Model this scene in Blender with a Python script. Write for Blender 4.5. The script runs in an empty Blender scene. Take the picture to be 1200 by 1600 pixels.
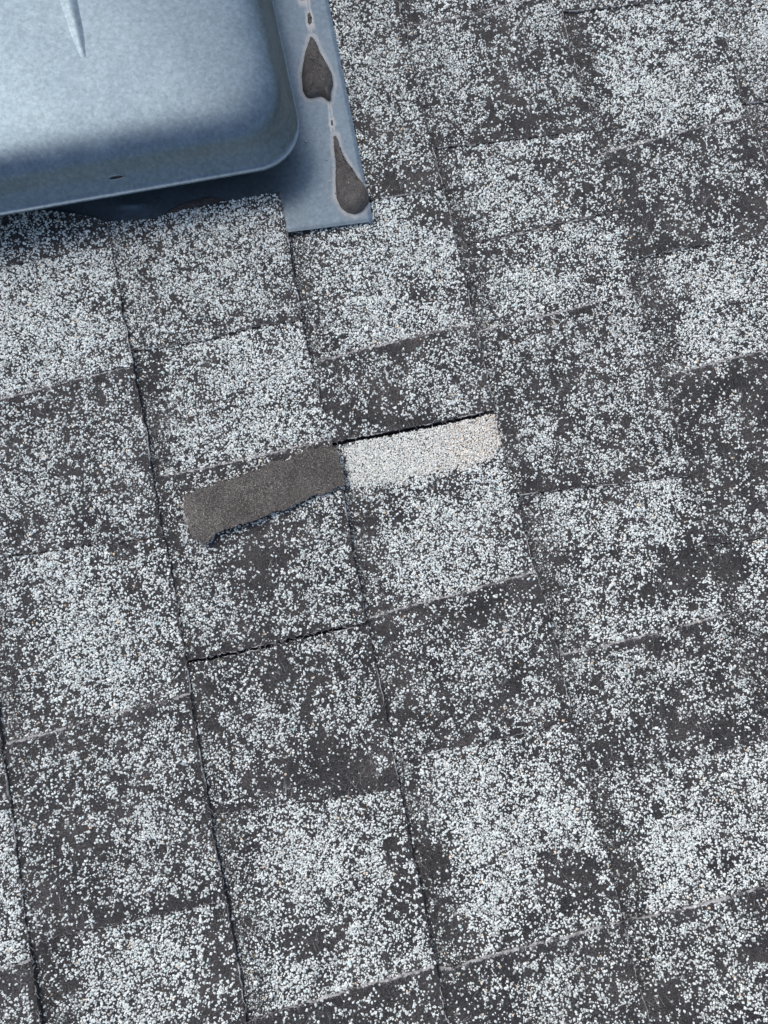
import bpy, math, random
import numpy as np
from mathutils import Matrix, Vector

random.seed(7)
rng = np.random.default_rng(11)
scene = bpy.context.scene

# ---------------------------------------------------------------- camera, sky, sun, exposure
# Roof frame: x = down the slope, y = along the courses, z = out of the roof.  The roof is pitched 4 in 12.
PITCH = Matrix.Rotation(math.atan(4 / 12), 4, 'Y')
CAM_P = (0.15798, -0.03719, -0.21112, 0.61294, 0.27600)     # tilt, roll, turn, height over the roof, place down the slope
FPX = 1202.0
CAM_R = (Matrix.Rotation(CAM_P[2], 3, 'Z') @ Matrix.Rotation(CAM_P[1], 3, 'Y') @ Matrix.Rotation(CAM_P[0], 3, 'X'))
CAM_C = Vector((CAM_P[4], 0, CAM_P[3]))
cam_data = bpy.data.cameras.new('camera')
cam_data.sensor_fit = 'VERTICAL'
cam_data.sensor_height = 24
cam_data.lens = 24 * FPX / 1600
cam_data.clip_start = 0.01
cam_data.clip_end = 200
cam = bpy.data.objects.new('camera', cam_data)
scene.collection.objects.link(cam)
cam.matrix_world = PITCH @ (Matrix.Translation(CAM_C) @ CAM_R.to_4x4())
scene.camera = cam

SUN_LOCAL = Vector((-0.42, 0.46, 0.82)).normalized()
SUN_DIR = (PITCH.to_3x3() @ SUN_LOCAL).normalized()
SUN_EL = math.asin(SUN_DIR.z)
SUN_AZ = math.atan2(SUN_DIR.x, SUN_DIR.y)
world = bpy.data.worlds.new('World')
scene.world = world
world.use_nodes = True
wn = world.node_tree
bg = wn.nodes['Background']
sky = wn.nodes.new('ShaderNodeTexSky')
sky.sky_type = 'NISHITA'
sky.sun_disc = False
sky.sun_elevation = SUN_EL
sky.sun_rotation = SUN_AZ
sky.air_density = 1.0
sky.dust_density = 3.2
sky.ozone_density = 1.0
wn.links.new(sky.outputs[0], bg.inputs[0])
bg.inputs[1].default_value = 0.135
sun_data = bpy.data.lights.new('sun', 'SUN')
sun_data.energy = 0.8
sun_data.angle = math.radians(40)
sun_data.color = (1.0, 0.97, 0.93)
sun = bpy.data.objects.new('sun', sun_data)
scene.collection.objects.link(sun)
sun.rotation_euler = SUN_DIR.to_track_quat('Z', 'Y').to_euler()
scene.view_settings.view_transform = 'Standard'
scene.view_settings.look = 'None'
scene.view_settings.gamma = 1
scene.view_settings.use_curve_mapping = False
scene.view_settings.exposure = 0.55

# ---------------------------------------------------------------- helpers
RN = np.array([list(r) for r in CAM_R])
CN = np.array(list(CAM_C))


def at(xy, z=0.0):
    """a point of the photograph (1200 x 1600) on the plane z of the roof frame"""
    xy = np.atleast_2d(np.array(xy, float))
    d = np.stack([(xy[:, 0] - 600) / FPX, -(xy[:, 1] - 800) / FPX, -np.ones(len(xy))], 1) @ RN.T
    t = (z - CN[2]) / d[:, 2]
    return CN + d * t[:, None]


def to_px(p):
    q = (p - CN) @ RN
    return np.stack([600 + FPX * q[:, 0] / -q[:, 2], 800 - FPX * q[:, 1] / -q[:, 2]], 1)


class Noise:
    """smooth value noise on a lattice, about -1..1"""
    def __init__(self, seed):
        self.t = np.random.default_rng(seed).uniform(-1, 1, (256, 256))

    def __call__(self, x, y, s):
        x = np.asarray(x) / s + 1000.3
        y = np.asarray(y) / s + 1000.7
        i = np.floor(x).astype(int); j = np.floor(y).astype(int)
        f = x - i; g = y - j
        f = f * f * (3 - 2 * f); g = g * g * (3 - 2 * g)
        t = self.t
        a = t[i % 256, j % 256]; b = t[(i + 1) % 256, j % 256]
        c = t[i % 256, (j + 1) % 256]; d = t[(i + 1) % 256, (j + 1) % 256]
        return (a * (1 - f) + b * f) * (1 - g) + (c * (1 - f) + d * f) * g


N1, N2, N3, N4 = Noise(1), Noise(2), Noise(3), Noise(4)


def link(o, parent=None):
    scene.collection.objects.link(o)
    if parent is not None:
        o.parent = parent
    return o


def mesh_obj(name, verts, faces, mats, parent=None, smooth=False, fmat=None):
    me = bpy.data.meshes.new(name)
    me.from_pydata([tuple(v) for v in verts], [], faces)
    for m in (mats if isinstance(mats, (list, tuple)) else [mats]):
        me.materials.append(m)
    if fmat is not None:
        me.polygons.foreach_set('material_index', fmat)
    if smooth:
        me.polygons.foreach_set('use_smooth', [True] * len(me.polygons))
    me.update()
    return link(bpy.data.objects.new(name, me), parent)


def tag(o, label=None, cat=None, kind=None, group=None):
    if label: o['label'] = label
    if cat: o['category'] = cat
    if kind: o['kind'] = kind
    if group: o['group'] = group
    return o


# ---------------------------------------------------------------- materials
def new_mat(name):
    m = bpy.data.materials.new(name)
    m.use_nodes = True
    nt = m.node_tree
    return m, nt, nt.nodes['Principled BSDF']


def node(nt, kind, **kw):
    n = nt.nodes.new(kind)
    for k, v in kw.items():
        if hasattr(n, k): setattr(n, k, v)
        else: n.inputs[k].default_value = v
    return n


def ramp(nt, src, stops):
    r = nt.nodes.new('ShaderNodeValToRGB')
    e = r.color_ramp.elements
    while len(e) < len(stops): e.new(0.5)
    for k, (p, c) in enumerate(stops):
        e[k].position = p
        e[k].color = (*c, 1) if len(c) == 3 else c
    nt.links.new(src, r.inputs[0])
    return r


def noise_node(nt, scale, detail=4, rough=0.6, vec=None):
    n = nt.nodes.new('ShaderNodeTexNoise')
    n.inputs['Scale'].default_value = scale
    n.inputs['Detail'].default_value = detail
    n.inputs['Roughness'].default_value = rough
    if vec is not None: nt.links.new(vec, n.inputs['Vector'])
    return n


def bump(nt, src, strength, dist, prev=None):
    b = nt.nodes.new('ShaderNodeBump')
    b.inputs['Strength'].default_value = strength
    b.inputs['Distance'].default_value = dist
    nt.links.new(src, b.inputs['Height'])
    if prev is not None: nt.links.new(prev, b.inputs['Normal'])
    return b


def mix(nt, fac, a, b, mode='MIX'):
    n = nt.nodes.new('ShaderNodeMix')
    n.data_type = 'RGBA'
    n.blend_type = mode
    for i, v in ((0, fac), (6, a), (7, b)):
        if hasattr(v, 'links') or hasattr(v, 'is_linked'): nt.links.new(v, n.inputs[i])
        elif i == 0: n.inputs[0].default_value = v
        else: n.inputs[i].default_value = (*v, 1)
    return n.outputs[2]


def asphalt_material():
    m, nt, p = new_mat('worn_asphalt')
    tc = nt.nodes.new('ShaderNodeTexCoord')
    big = noise_node(nt, 28, 4, 0.6, tc.outputs['Object'])
    fine = noise_node(nt, 850, 3, 0.8, tc.outputs['Object'])
    mp = nt.nodes.new('ShaderNodeMapping')
    mp.inputs['Scale'].default_value = (900, 110, 400)
    mp.inputs['Rotation'].default_value = (0, 0, 0.12)
    nt.links.new(tc.outputs['Object'], mp.inputs['Vector'])
    streak = noise_node(nt, 1.0, 4, 0.75, mp.outputs[0])
    col = ramp(nt, big.outputs[0], [(0.34, (0.025, 0.0232, 0.0225)), (0.5, (0.042, 0.0385, 0.0362)), (0.66, (0.066, 0.0590, 0.054))])
    f = ramp(nt, fine.outputs[0], [(0.36, (0.25, 0.25, 0.25)), (0.5, (0.9, 0.9, 0.9)), (0.66, (2.5, 2.5, 2.5))])
    c1 = mix(nt, 1.0, col.outputs[0], f.outputs[0], 'MULTIPLY')
    smask = ramp(nt, streak.outputs[0], [(0.56, (0, 0, 0)), (0.75, (0.45, 0.45, 0.45))])
    c2 = mix(nt, smask.outputs[0], c1, (0.17, 0.165, 0.165))
    nt.links.new(c2, p.inputs['Base Color'])
    p.inputs['Roughness'].default_value = 0.85
    b = bump(nt, fine.outputs[0], 1.0, 0.0012)
    nt.links.new(b.outputs[0], p.inputs['Normal'])
    return m


def granule_material():
    m, nt, p = new_mat('mineral_granules')
    a = nt.nodes.new('ShaderNodeVertexColor')
    a.layer_name = 'tint'
    nt.links.new(a.outputs['Color'], p.inputs['Base Color'])
    p.inputs['Roughness'].default_value = 0.7
    p.inputs['Specular IOR Level'].default_value = 0.4
    return m


def field_material():
    """granule-covered shingle beyond the part of the roof that was photographed"""
    m, nt, p = new_mat('granule_covered_shingle')
    tc = nt.nodes.new('ShaderNodeTexCoord')
    v = nt.nodes.new('ShaderNodeTexVoronoi')
    v.inputs['Scale'].default_value = 620
    nt.links.new(tc.outputs['Object'], v.inputs['Vector'])
    big = noise_node(nt, 20, 5, 0.65, tc.outputs['Object'])
    sep = nt.nodes.new('ShaderNodeSeparateColor')
    nt.links.new(v.outputs['Color'], sep.inputs[0])
    add = nt.nodes.new('ShaderNodeMath'); add.operation = 'MULTIPLY_ADD'
    nt.links.new(big.outputs[0], add.inputs[0]); add.inputs[1].default_value = 1.6
    nt.links.new(sep.outputs[0], add.inputs[2])
    k = ramp(nt, add.outputs[0], [(0.0, (0, 0, 0)), (1.0, (1, 1, 1))])
    mul = nt.nodes.new('ShaderNodeMath'); mul.operation = 'GREATER_THAN'
    nt.links.new(add.outputs[0], mul.inputs[0]); mul.inputs[1].default_value = 1.25
    gc = ramp(nt, sep.outputs[1], [(0.0, (0.25, 0.29, 0.32)), (0.5, (0.50, 0.55, 0.58)), (1.0, (0.68, 0.71, 0.73))])
    c = mix(nt, mul.outputs[0], (0.047, 0.045, 0.047), gc.outputs[0])
    nt.links.new(c, p.inputs['Base Color'])
    p.inputs['Roughness'].default_value = 0.85
    b = bump(nt, v.outputs['Distance'], -0.8, 0.001)
    nt.links.new(b.outputs[0], p.inputs['Normal'])
    return m


def fibre_material():
    m, nt, p = new_mat('glass_fibre')
    tc = nt.nodes.new('ShaderNodeTexCoord')
    n = noise_node(nt, 300, 2, 0.6, tc.outputs['Object'])
    r = ramp(nt, n.outputs[0], [(0.35, (0.20, 0.19, 0.18)), (0.65, (0.60, 0.585, 0.56))])
    nt.links.new(r.outputs[0], p.inputs['Base Color'])
    p.inputs['Roughness'].default_value = 0.7
    return m


def deck_material():
    m, nt, p = new_mat('felt_underlay')
    tc = nt.nodes.new('ShaderNodeTexCoord')
    n = noise_node(nt, 90, 4, 0.6, tc.outputs['Object'])
    r = ramp(nt, n.outputs[0], [(0.3, (0.012, 0.012, 0.013)), (0.7, (0.03, 0.03, 0.032))])
    nt.links.new(r.outputs[0], p.inputs['Base Color'])
    p.inputs['Roughness'].default_value = 0.95
    return m


def zinc_material(name, base, rough, stain=False):
    m, nt, p = new_mat(name)
    tc = nt.nodes.new('ShaderNodeTexCoord')
    sp = nt.nodes.new('ShaderNodeTexVoronoi'); sp.inputs['Scale'].default_value = 420
    nt.links.new(tc.outputs['Object'], sp.inputs['Vector'])
    sep = nt.nodes.new('ShaderNodeSeparateColor'); nt.links.new(sp.outputs['Color'], sep.inputs[0])
    cloud = noise_node(nt, 24, 6, 0.7, tc.outputs['Object'])
    mott = noise_node(nt, 260, 4, 0.7, tc.outputs['Object'])
    dark = tuple(c * 0.90 for c in base); lite = tuple(min(1, c * 1.09) for c in base)
    c0 = ramp(nt, cloud.outputs[0], [(0.32, dark), (0.68, lite)])
    r1 = ramp(nt, mott.outputs[0], [(0.3, (0.84, 0.84, 0.84)), (0.7, (1.14, 1.14, 1.14))])
    c1 = mix(nt, 1.0, c0.outputs[0], r1.outputs[0], 'MULTIPLY')
    r2 = ramp(nt, sep.outputs[0], [(0.0, (0.90, 0.90, 0.90)), (1.0, (1.08, 1.08, 1.08))])
    c1 = mix(nt, 1.0, c1, r2.outputs[0], 'MULTIPLY')
    p.inputs['Metallic'].default_value = 0.70 if stain else 0.99
    if stain:
        a = nt.nodes.new('ShaderNodeVertexColor'); a.layer_name = 'stain'
        s = nt.nodes.new('ShaderNodeSeparateColor'); nt.links.new(a.outputs['Color'], s.inputs[0])
        c1 = mix(nt, s.outputs[0], c1, (0.50, 0.49, 0.455))
        mm = nt.nodes.new('ShaderNodeMath'); mm.operation = 'MULTIPLY_ADD'
        nt.links.new(s.outputs[0], mm.inputs[0]); mm.inputs[1].default_value = -0.65; mm.inputs[2].default_value = 0.70
        nt.links.new(mm.outputs[0], p.inputs['Metallic'])
        c1 = mix(nt, s.outputs[1], c1, (0.20, 0.235, 0.26))
    nt.links.new(c1, p.inputs['Base Color'])
    rr = ramp(nt, cloud.outputs[0], [(0.3, (rough - 0.05,) * 3), (0.7, (rough + 0.09,) * 3)])
    nt.links.new(rr.outputs[0], p.inputs['Roughness'])
    b = bump(nt, mott.outputs[0], 0.10, 0.0004)
    nt.links.new(b.outputs[0], p.inputs['Normal'])
    return m


def sealant_material(name, a, b):
    m, nt, p = new_mat(name)
    tc = nt.nodes.new('ShaderNodeTexCoord')
    n = noise_node(nt, 120, 6, 0.75, tc.outputs['Object'])
    n2 = noise_node(nt, 900, 3, 0.7, tc.outputs['Object'])
    r = ramp(nt, n.outputs[0], [(0.3, a), (0.7, b)])
    r2 = ramp(nt, n2.outputs[0], [(0.3, (0.6,) * 3), (0.7, (1.35,) * 3)])
    nt.links.new(mix(nt, 1.0, r.outputs[0], r2.outputs[0], 'MULTIPLY'), p.inputs['Base Color'])
    p.inputs['Roughness'].default_value = 0.75
    bb = bump(nt, n2.outputs[0], 1.0, 0.0012)
    nt.links.new(bb.outputs[0], p.inputs['Normal'])
    return m


def scrap_material():
    m, nt, p = new_mat('sanded_underside')
    tc = nt.nodes.new('ShaderNodeTexCoord')
    big = noise_node(nt, 45, 5, 0.65, tc.outputs['Object'])
    fine = noise_node(nt, 1100, 3, 0.75, tc.outputs['Object'])
    v = nt.nodes.new('ShaderNodeTexVoronoi'); v.inputs['Scale'].default_value = 1700
    nt.links.new(tc.outputs['Object'], v.inputs['Vector'])
    sep = nt.nodes.new('ShaderNodeSeparateColor'); nt.links.new(v.outputs['Color'], sep.inputs[0])
    a = ramp(nt, big.outputs[0], [(0.36, (0.030, 0.0265, 0.0235)), (0.5, (0.055, 0.049, 0.043)), (0.64, (0.085, 0.076, 0.066))])
    f = ramp(nt, fine.outputs[0], [(0.36, (0.3,) * 3), (0.5, (1.0,) * 3), (0.66, (2.3,) * 3)])
    c = mix(nt, 1.0, a.outputs[0], f.outputs[0], 'MULTIPLY')
    g = ramp(nt, sep.outputs[0], [(0.84, (0, 0, 0)), (0.97, (0.75, 0.75, 0.75))])
    c = mix(nt, g.outputs[0], c, (0.30, 0.29, 0.27))
    nt.links.new(c, p.inputs['Base Color'])
    p.inputs['Roughness'].default_value = 0.8
    b = bump(nt, fine.outputs[0], 0.7, 0.0006)
    nt.links.new(b.outputs[0], p.inputs['Normal'])
    return m


M_ASPHALT = asphalt_material()
M_GRAN = granule_material()
M_FIELD = field_material()
M_FIBRE = fibre_material()
M_DECK = deck_material()
M_HOOD = zinc_material('galvanised_hood', (0.168, 0.218, 0.252), 0.47)
M_FLANGE = zinc_material('galvanised_flange', (0.160, 0.208, 0.240), 0.46, stain=True)
M_SEAL = sealant_material('roof_cement', (0.075, 0.068, 0.060), (0.15, 0.135, 0.118))
M_SEALB = sealant_material('brown_roof_cement', (0.085, 0.07, 0.063), (0.15, 0.125, 0.112))
M_SCRAP = scrap_material()
M_DARK = deck_material(); M_DARK.name = 'dark_slit'

# ---------------------------------------------------------------- the roof: courses of laminated shingles
EXPO = 0.143
ZREC0, ZREC1, ZTOOTH = 0.0003, 0.0027, 0.0017     # height of a cut-out at its upper end, its rise to the butt, height of a tooth over it

BUTT = {   # the lower edges of the courses as the photograph shows them
    0: [(3, 1163), (17, 1250), (25, 1320), (38, 1427), (50, 1490), (62, 1583)],
    1: [(168, 347), (180, 410), (193, 487), (205, 548), (213, 600), (228, 670), (240, 750), (255, 837), (267, 883), (283, 983), (292, 1033), (302, 1117), (315, 1190), (328, 1260), (337, 1327), (350, 1380), (370, 1493), (383, 1577)],
    2: [(438, 307), (448, 363), (463, 447), (472, 500), (483, 553), (497, 607), (512, 663), (536, 767), (550, 857), (567, 940), (574, 975), (588, 1043), (600, 1100), (613, 1167), (622, 1217), (637, 1293), (645, 1338), (657, 1380), (668, 1447), (682, 1510), (693, 1573)],
    3: [(628, 30), (643, 100), (657, 150), (675, 230), (687, 277), (703, 333), (713, 387), (728, 440), (743, 520), (757, 577), (770, 633), (780, 680), (807, 777), (832, 883), (850, 933), (860, 970), (873, 1033), (888, 1093), (903, 1157), (917, 1203), (925, 1250), (935, 1300), (947, 1333), (967, 1413), (980, 1473), (993, 1527), (1010, 1580)],
    4: [(877, 17), (890, 77), (907, 133), (922, 180), (935, 230), (943, 253), (963, 317), (997, 460), (1008, 497), (1020, 533), (1033, 583), (1047, 627), (1063, 700), (1077, 747), (1087, 783), (1102, 850), (1115, 897), (1133, 950), (1148, 1000), (1155, 1017), (1193, 1137)],
    5: [(1113, 10), (1133, 60), (1147, 110), (1158, 157), (1180, 213), (1197, 267)],
}
# cuts across each course, from the top of the photograph down: (points, edge kind, state below, key of the piece below)
#   edge: 'U' = worn pale edge of a tooth below, 'D' = tooth above ends, 'J' = open joint between two shingles, 'K' = cut round the vent
CUTS = {
    0: [([(-60, 1010), (0, 1000)], 'D', 'R', 'Za'), ([(0, 1266), (22, 1262)], 'D', 'r', 'Zb'), ([(0, 1513), (43, 1500)], 'U', 'R', 'Zc')],
    1: [([(-80, 332), (0, 334), (72, 331), (143, 340), (168, 348)], 'K', 'R', 'Aa'), ([(0, 418), (83, 403), (133, 393), (173, 389)], 'D', 'r', 'Ab'),
        ([(0, 623), (90, 600), (150, 585), (205, 574)], 'U', 'R', 'Ac'), ([(0, 870), (67, 863), (133, 853), (250, 840)], 'D', 'r', 'Ad'),
        ([(25, 1157), (83, 1142), (113, 1133), (187, 1113), (257, 1095), (298, 1083)], 'U', 'R', 'Ae'),
        ([(73, 1470), (150, 1452), (233, 1433), (287, 1420), (350, 1408)], 'D', 'r', 'Af')],
    2: [([(120, 350), (190, 346), (232, 345), (280, 332), (360, 317), (437, 304)], 'K', 'R', 'Ba'),
        ([(207, 548), (283, 538), (333, 529), (367, 519), (410, 510), (471, 502)], 'D', 'r', 'Bb'),
        ([(245, 745), (287, 737), (333, 728), (400, 713), (467, 698), (513, 688)], 'U', 'R', 'Bc'),
        ([(290, 1034), (333, 1028), (383, 1017), (483, 993), (540, 980), (574, 973)], 'J', 'R', 'Bd'),
        ([(333, 1273), (393, 1266), (483, 1252), (527, 1245), (573, 1239), (624, 1231)], 'D', 'r', 'Be'),
        ([(400, 1592), (433, 1580), (500, 1560), (567, 1540), (633, 1522), (682, 1508)], 'U', 'R', 'Bf')],
    3: [([(500, -130), (600, -150)], 'D', 'R', 'Ca'), ([(580, 313), (623, 307), (692, 297)], 'D', 'r', 'Cb'),
        ([(493, 566), (513, 560), (557, 548), (600, 538), (673, 522), (710, 513), (741, 507)], 'U', 'R', 'Cc'),
        ([(517, 692), (567, 683), (633, 672), (700, 659), (772, 643)], 'J', 'r', 'Cd'),
        ([(573, 966), (600, 958), (653, 943), (700, 932), (733, 922), (797, 904), (836, 893)], 'U', 'R', 'Ce'),
        ([(618, 1188), (660, 1180), (700, 1169), (750, 1161), (800, 1151), (850, 1137), (897, 1126)], 'D', 'r', 'Cf'),
        ([(683, 1515), (713, 1512), (733, 1503), (800, 1484), (883, 1463), (917, 1453), (972, 1437)], 'U', 'R', 'Cg')],
    4: [([(620, -180), (820, -220)], 'D', 'r', 'Da'), ([(633, 40), (700, 30), (753, 17), (800, 7), (870, -8)], 'U', 'R', 'Db'),
        ([(678, 230), (733, 226), (800, 218), (893, 208), (930, 204)], 'D', 'r', 'Dc'),
        ([(717, 383), (767, 373), (833, 358), (900, 344), (965, 330)], 'J', 'r', 'Dd'),
        ([(747, 516), (800, 505), (880, 486), (917, 477), (933, 471), (960, 463), (996, 457)], 'U', 'R', 'De'),
        ([(807, 774), (867, 767), (933, 760), (987, 754), (1033, 748), (1077, 745)], 'D', 'r', 'Df'),
        ([(873, 1023), (933, 1012), (967, 1002), (1033, 987), (1093, 970), (1135, 958)], 'U', 'R', 'Dg'),
        ([(918, 1206), (950, 1200), (1017, 1193), (1077, 1183), (1117, 1175), (1150, 1168), (1198, 1158)], 'D', 'r', 'Dh'),
        ([(973, 1438), (1007, 1433), (1047, 1425), (1083, 1415), (1133, 1403), (1167, 1391), (1250, 1368)], 'U', 'R', 'Di')],
    5: [([(860, -230), (1000, -250)], 'U', 'R', 'Ea'), ([(877, 18), (933, 13), (1000, 7), (1067, 1), (1110, -3)], 'D', 'r', 'Eb'),
        ([(937, 239), (1000, 223), (1060, 208), (1117, 194), (1170, 182)], 'U', 'R', 'Ec'),
        ([(987, 404), (1033, 395), (1067, 388), (1133, 378), (1225, 362)], 'D', 'r', 'Ed'),
        ([(1033, 588), (1077, 577), (1133, 562), (1197, 547), (1265, 530)], 'U', 'R', 'Ee'),
        ([(1103, 852), (1133, 848), (1177, 842), (1300, 826)], 'D', 'r', 'Ef'),
        ([(1187, 1107), (1240, 1094), (1340, 1068)], 'U', 'R', 'Eg')],
    6: [([(1100, -60), (1200, -80)], 'U', 'R', 'Fa'), ([(1160, 161), (1200, 157), (1300, 148)], 'D', 'r', 'Fb'), ([(1230, 420), (1330, 398)], 'U', 'R', 'Fc')],
}
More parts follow.
